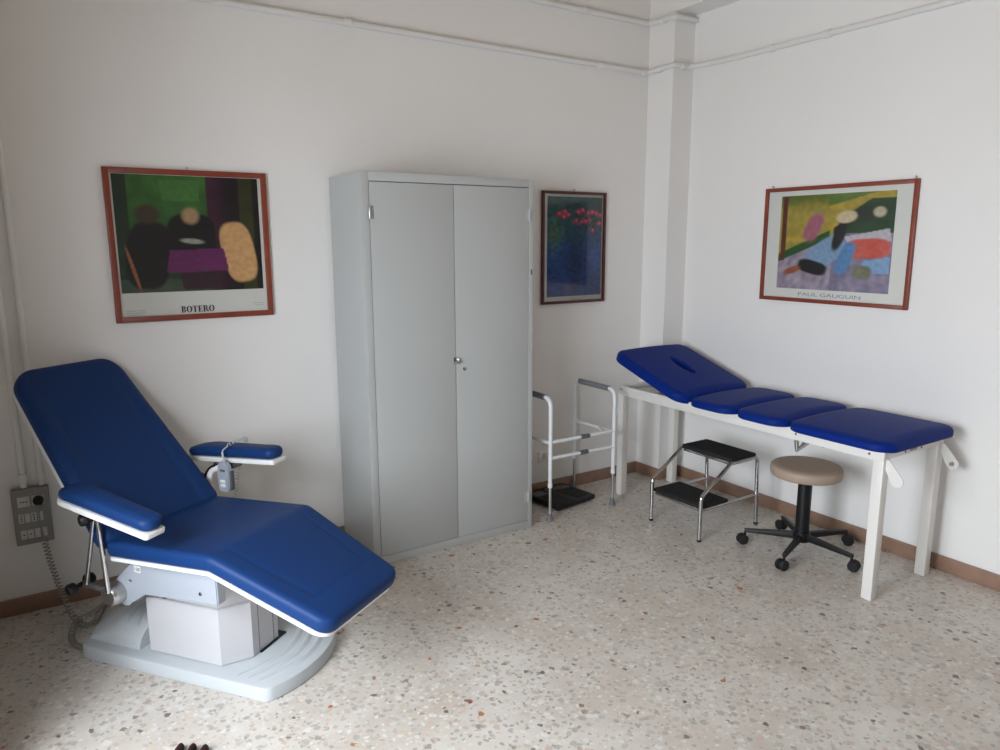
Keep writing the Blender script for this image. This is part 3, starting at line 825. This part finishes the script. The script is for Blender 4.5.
cp2 = smooth_path([(-3.60, -.14, .041), (-3.66, -.20, .041), (-3.72, -.27, .041), (-3.775, -.30, .040), (-3.800, -.36, .020), (-3.802, -.43, .016), (-3.780, -.50, .016), (-3.745, -.515, .016), (-3.715, -.45, .016)])
tube(bm, coil_pts(cp2, .0115, 30, 10), .0029, 6)
obj('coiled_cable', bm, 'cord', pc)

# ------------------------------------------------------------------ exam table
et = thing('exam_table', 'white metal examination table with four blue cushions along the right wall', 'exam table', (-.36, -1.17, 0))
ex0, ex1, ey0, ey1, zt = -.626+.36, -.105+.36, -2.058+1.17, -.276+1.17, .741
lg = .05
for x in (ex0, ex1-lg):
    for y in (ey0, ey1-lg):
        bm = new(); boxb(bm, (x, y, 0), (x+lg, y+lg, zt-.045), .003); l = obj('leg', bm, 'benchwhite', et)
bm = new()
boxb(bm, (ex0-.001, ey0-.001, zt-.062), (ex0+.03, ey1+.001, zt), .002); boxb(bm, (ex1-.03, ey0-.001, zt-.062), (ex1+.001, ey1+.001, zt), .002)
boxb(bm, (ex0+.03, ey0, zt-.052), (ex1-.03, ey0+.03, zt-.020), .002); boxb(bm, (ex0+.03, ey1-.03, zt-.06), (ex1-.03, ey1, zt), .002)
boxb(bm, (ex0+.03, .22, zt-.05), (ex1-.03, .26, zt-.01), .002)
fr = obj('frame', bm, 'benchwhite', et)
for y, z in ((ey1-.03, zt-.022), (-.432, zt-.030), (ey0+.07, zt-.036)):
    bm = new(); cyl(bm, (ex0-.003, y, z), (ex0+.002, y, z), .006, 12, .001); obj('bolt', bm, 'darkgrey', fr)
for x in (-.09, .05):
    bm = new(); cyl(bm, (x, ey0-.002, zt-.038), (x, ey0+.002, zt-.038), .006, 12, .001); obj('bolt', bm, 'darkgrey', fr)
bm = new(); boxb(bm, (-.05, ey0-.0015, zt-.042), (.01, ey0+.001, zt-.028)); obj('maker_plate', bm, 'greybox', fr)
bm = new(); boxb(bm, (ex0+.035, ey1-.35, zt-.03), (ex1-.035, ey1-.031, zt-.024)); obj('head_tray', bm, 'steel', et)
# hinged sub-frame under pads
bm = new(); boxb(bm, (ex0+.032, ey0-.012, zt-.010), (ex1-.032, .25, zt-.001), .002); obj('pad_board', bm, 'benchwhite', et)
PXc, PW = -.026, .317       # pad centre and half width (x)
def pad(ya, yb, za, zb, T, name='cushion', disp=None, ns=24, nx=20):
    A = Vector((PXc, ya, za)); B = Vector((PXc, yb, zb)); dd = (B-A); L = dd.length; dd /= L; S = Vector((1, 0, 0)); nn = S.cross(dd)
    if nn.z < 0: nn = -nn
    bm = new(); loft(bm, lambda s: A+dd*s, lambda s: nn, S, stations(L, ns, .095, 11), lambda s: PW, T, .032, .10, .10, nx, .018, disp, .008)
    return obj(name, bm, 'blue', et, 60)
zc = zt-.002+.042
pad(-1.243+1.17, -.917+1.17, zc, zc, .042)
pad(-1.568+1.17, -1.247+1.17, zc, zc, .042)
pad(-2.118+1.17, -1.572+1.17, zc, zc, .042)
def slot(s, x, h):
    r = math.hypot((s-.32)/.118, x/.034)
    return -.036*(1-sstep(.72, 1.0, r))
hA, hB = (-.903+1.17, zc), (-.288+1.17, .983)
pad(hA[0], hB[0], hA[1], hB[1], .056, 'head_cushion', slot, 70, 60)
A = Vector((0, hA[0], hA[1])); B = Vector((0, hB[0], hB[1])); dd = (B-A).normalized(); nn = Vector((1, 0, 0)).cross(dd); nn = -nn if nn.z < 0 else nn
bm = new(); ang = math.atan2(dd.z, dd.y)
box(bm, (A+B)/2 - nn*.062 + Vector((PXc, 0, 0)), (.50, (B-A).length-.05, .010), .002, Matrix.Rotation(ang, 3, 'X')); obj('head_board', bm, 'benchwhite', et)
for x in (ex0+.09, ex1-.09):
    bm = new(); tube(bm, [Vector((x, A.y, A.z))+dd*.33-nn*.068, Vector((x, ey1-.29, zt-.022))], .008, 10); obj('head_strut', bm, 'steel', et)
bm = new(); y = -.43
tube(bm, [(ex0+.02, y+.006, zt-.06), (ex0+.03, y+.006, zt-.125)], .010, 10); tube(bm, [(ex0+.03, y+.012, zt-.128), (ex0+.05, y-.065, zt-.055)], .007, 10); tube(bm, fillet([(ex0+.028, y+.018, zt-.06), (ex0+.034, y+.014, zt-.135), (ex0+.045, y-.03, zt-.06)], .01), .006, 10)
obj('lift_strut', bm, 'chrome', et)
bm = new(); cyl(bm, (ex0+.06, -.55, zt-.080), (ex0+.06, -.55, zt-.058), .012, 12, .003); obj('adjuster_knob', bm, 'black', et)
# paper roll holder plates at the foot end
def plate(x):
    bm = new(); A = (0., 0.); ln = .088; a0 = math.radians(-54)
    poly = []
    for k in range(9): a = PI/2+PI*k/8; poly.append((.019*math.cos(a), .019*math.sin(a)))
    for k in range(9): a = -PI/2+PI*k/8; poly.append((ln+.029*math.cos(a), .029*math.sin(a)))
    va = [bm.verts.new((x-.002, ey0-.004-(p*math.cos(a0)-q*math.sin(a0))*1.0, zt-.068+(p*math.sin(a0)+q*math.cos(a0)))) for p, q in poly]
    vb = [bm.verts.new((x+.002, v.co.y, v.co.z)) for v in va]; n_ = len(poly)
    bm.faces.new(va); bm.faces.new(vb[::-1])
    for k in range(n_): bm.faces.new((va[k], vb[k], vb[(k+1) % n_], va[(k+1) % n_]))
    o = obj('roll_holder_plate', bm, 'benchwhite', et)
    ey, ez = ey0-.004-ln*math.cos(a0), zt-.068+ln*math.sin(a0)
    bm = new(); cyl(bm, (x-.014 if x > 0 else x+.001, ey, ez), (x+.001 if x > 0 else x+.012, ey, ez), .010, 16, .002); obj('roll_peg', bm, 'greybox', o)
plate(ex0+.022); plate(ex1-.012)

# ------------------------------------------------------------------ round stool
st = thing('round_stool', 'round beige swivel stool on five black castors in front of the exam table', 'stool', (-.40, -1.525, 0))
bm = new(); lathe(bm, [(0, .430), (.168, .430), (.177, .434), (.181, .442), (.184, .468), (.181, .480), (.172, .488), (.13, .491), (0, .492)], 56); obj('seat', bm, 'taupe', st, 50)
bm = new(); lathe(bm, [(.0, .422), (.12, .422), (.12, .431), (0, .431)], 32); obj('seat_plate', bm, 'black', st)
bm = new(); lathe(bm, [(.036, .066), (.036, .422)], 24); obj('column', bm, 'black', st)
bm = new(); lathe(bm, [(.0, .062), (.042, .062), (.046, .07), (.046, .105), (.042, .112), (0, .112)], 24); obj('hub', bm, 'black', st)
for k in range(5):
    a = math.radians(127+72*k); cx, sx = math.cos(a), math.sin(a); R = Matrix.Rotation(a, 3, 'Z')
    bm = new(); A = []
    for rr, zc_, hh, ww in ((.03, .090, .036, .030), (.15, .086, .028, .026), (.275, .080, .020, .022), (.295, .079, .018, .020)):
        A.append([bm.verts.new(R @ Vector((rr, dy*ww/2, zc_+dz*hh/2))) for dy, dz in ((-1, -1), (1, -1), (1, .6), (.7, 1), (-.7, 1), (-1, .6))])
    for p_, q_ in zip(A, A[1:]):
        for j in range(6): bm.faces.new((p_[j], p_[(j+1) % 6], q_[(j+1) % 6], q_[j]))
    bm.faces.new(A[0]); bm.faces.new(A[-1][::-1]); obj('leg', bm, 'black', st, 40)
    # castor: stem, hood and twin wheels
    px_, py_ = .290*cx, .290*sx; ca = a + [.5, -.4, .3, -.5, .2][k]; dx, dy = math.cos(ca), math.sin(ca)
    bm = new(); cyl(bm, (px_, py_, .045), (px_, py_, .075), .007, 10)
    wx, wy = px_+dx*.014, py_+dy*.014
    for kk in range(1):
        cyl(bm, (wx-dy*.006, wy+dx*.006, .031), (wx+dy*.006, wy-dx*.006, .031), .024, 20, .002)
    ct = obj('caster', bm, 'black', st)
    for sg in (-1, 1):
        bm = new(); o_ = Vector((-dy, dx, 0))*sg
        lathe(bm, [(.025, 0), (.029, .003), (.029, .012), (.024, .020), (.010, .023), (0, .023)], 22, axis_m(Vector((wx, wy, .029))+o_*.006, o_)); obj('wheel', bm, 'rubber', ct)

# ------------------------------------------------------------------ step stool
ss = thing('step_stool', 'chrome two-step stool with black rubber treads beside the exam table', 'step stool', (-.525, -.948, 0))
fx, tx0, tx1, bx, zt2 = -.245, -.010, .200, .242, .418
for y in (-.190, .190):
    bm = new(); tube(bm, fillet([(fx, y, .006), (fx, y, .26), (tx0, y, zt2), (bx-.02, y, zt2), (bx, y, .006)], [.05, .03, .035], 8), .0115, 14); sf = obj('side_frame', bm, 'chrome', ss)
    bm = new(); tube(bm, [(fx, y*.985, .182), (bx-.004, y*.985, .182)], .009, 12); obj('side_rail', bm, 'chrome', sf)
    for x in (fx, bx):
        bm = new(); cyl(bm, (x, y, 0), (x, y, .012), .0125, 14, .002); obj('foot_cap', bm, 'black', sf)
def tread(x0, x1, z):
    bm = new(); boxb(bm, (x0, -.188, z), (x1, .188, z+.024), .002); t_ = obj('tread', bm, 'rubber', ss)
    bm = new(); boxb(bm, (x0+.002, -.178, z-.016), (x1-.002, .178, z), .003); obj('tread_support', bm, 'chrome', t_)
    bm = new(); n_ = 16
    for k in range(n_): boxb(bm, (x0+.006, -.182+.364*k/n_, z+.0235), (x1-.006, -.182+.364*(k+.55)/n_, z+.0265))
    obj('tread_ribs', bm, 'rubber', t_)
tread(-.232, -.015, .182); tread(-.005, .210, .419)

# ------------------------------------------------------------------ walking frame
wf = thing('walking_frame', 'white folding walking frame with grey handgrips and adjustable legs beside the cabinet', 'walking frame', (-1.04, -.23, 0))
def wside(x, yf, yb, zt_):
    bm = new(); r = .0125
    xb = x
    tube(bm, fillet([(x, yf, .215), (x, yf, zt_), (xb, yb, zt_), (xb, yb, .215)], .06, 8), r, 14); s_ = obj('side_frame', bm, 'walkwhite', wf)
    bm = new(); tube(bm, [(x, yf+.055, zt_), (xb, yb-.045, zt_)], .0175, 14); obj('handgrip', bm, 'greyrub', s_)
    bm = new(); tube(bm, [(x, yf, .485), (xb, yb, .475)], .010, 12); obj('side_bar', bm, 'walkwhite', s_)
    for y in (yf, yb):
        bm = new(); tube(bm, [(x, y, .02), (x, y, .24)], .0095, 12); l = obj('leg', bm, 'alu', s_)
        bm = new(); lathe(bm, [(.021, 0), (.021, .006), (.014, .022), (.013, .045)], 16, Matrix.Translation(Vector((x, y, 0)))); obj('rubber_tip', bm, 'greyrub', l)
        bm = new(); cyl(bm, (x, y, .210), (x, y, .236), .0145, 14, .002); obj('collar', bm, 'shell', s_)
wside(-.250, -.198, .195, .757); wside(.248, -.198, .195, .755)
bm = new(); tube(bm, [(-.238, -.198, .490), (.235, -.198, .492)], .0105, 12); cb = obj('cross_bar', bm, 'walkwhite', wf)
bm = new(); tube(bm, [(-.02, -.198, .491), (.045, -.198, .491)], .014, 12); obj('hinge_clamp', bm, 'darkgrey', cb)
bm = new(); tube(bm, [(-.238, -.198, .393), (.235, -.198, .388)], .0105, 12); cb = obj('cross_bar', bm, 'walkwhite', wf)
bm = new(); tube(bm, [(-.025, -.198, .391), (.035, -.198, .391)], .014, 12); obj('hinge_clamp', bm, 'darkgrey', cb)
# brace from side bar to front post seen on the right side
bm = new(); tube(bm, [(.248, -.05, .482), (.160, -.198, .492)], .0085, 10); obj('corner_brace', bm, 'walkwhite', wf)

# ------------------------------------------------------------------ scales on the floor
sc_ = thing('bathroom_scale', 'flat black floor scale lying under the walking frame', 'scale', (-1.02, -.175, 0), math.radians(8))
bm = new(); box(bm, (0, 0, .027), (.345, .315, .034), .012, None, 3); sb = obj('platform', bm, 'black', sc_)
bm = new()
for x in (-.14, .14):
    for y in (-.12, .12): cyl(bm, (x, y, 0), (x, y, .012), .018, 14, .002)
obj('foot', bm, 'rubber', sc_)
for x in (-.085, .085):
    bm = new(); boxb(bm, (x-.06, -.13, .0435), (x+.06, .03, .0475), .002); obj('foot_pad', bm, 'rubber', sb)
bm = new(); boxb(bm, (-.045, .065, .043), (.045, .115, .052), .003); dp = obj('display_housing', bm, 'darkgrey', sb)
bm = new(); boxb(bm, (-.03, .077, .0518), (.03, .103, .0528)); obj('display', bm, 'black', dp)
for x in (-.105, .105):
    bm = new(); boxb(bm, (x-.045, .055, .0435), (x+.045, .125, .046), .001); obj('grip_strip', bm, 'darkgrey', sb)

# ------------------------------------------------------------------ maroon scalloped thing at the bottom edge
bm = new(); ux, uy = Vector((.84, -.54, 0)), Vector((-.54, -.84, 0))
for k in range(3):
    c0 = Vector((-3.527, -1.378, .011)) + ux*.042*k + uy*(.0, .001, .006)[k]
    tube(bm, [c0+uy*.0, c0+uy*.004, c0+uy*.012, c0+uy*.03, c0+uy*.10], [.010, .016, .0195, .0205, .0205], 14, True, .62)
o = obj('cloth_fringe', bm, 'maroon'); tag(o, 'dark maroon scalloped edge just entering at the bottom of the picture', 'cloth')

# ------------------------------------------------------------------ light
sc = bpy.context.scene
w = bpy.data.worlds.new('world'); sc.world = w; w.use_nodes = True
bg = w.node_tree.nodes['Background']; bg.inputs[0].default_value = (.80, .88, 1, 1); bg.inputs[1].default_value = .25
def area(name, loc, look, sx, sy, power, col):
    l = bpy.data.lights.new(name, 'AREA'); l.shape = 'RECTANGLE'; l.size = sx; l.size_y = sy; l.energy = power; l.color = col
    o = bpy.data.objects.new(name, l); C.objects.link(o); o.location = loc
    dv = Vector(look)-Vector(loc); o.rotation_euler = dv.to_track_quat('-Z', 'Y').to_euler(); return o
POW = [48, 176]
for i, (a, b) in enumerate(WIN):
    z0, z1 = WZ[i]
    area('window_light', (XL-.55, (a+b)/2, (z0+z1)/2+.25), (XL+.45, (a+b)/2, (z0+z1)/2-.45), b-a, 1.7, POW[i], (.86, .925, 1.0))
sc.view_settings.view_transform = 'Standard'; sc.view_settings.look = 'None'; sc.view_settings.gamma = 1; sc.view_settings.use_curve_mapping = False
sc.view_settings.exposure = 0.0
sc.cycles.use_denoising = True; sc.cycles.max_bounces = 10; sc.cycles.diffuse_bounces = 6
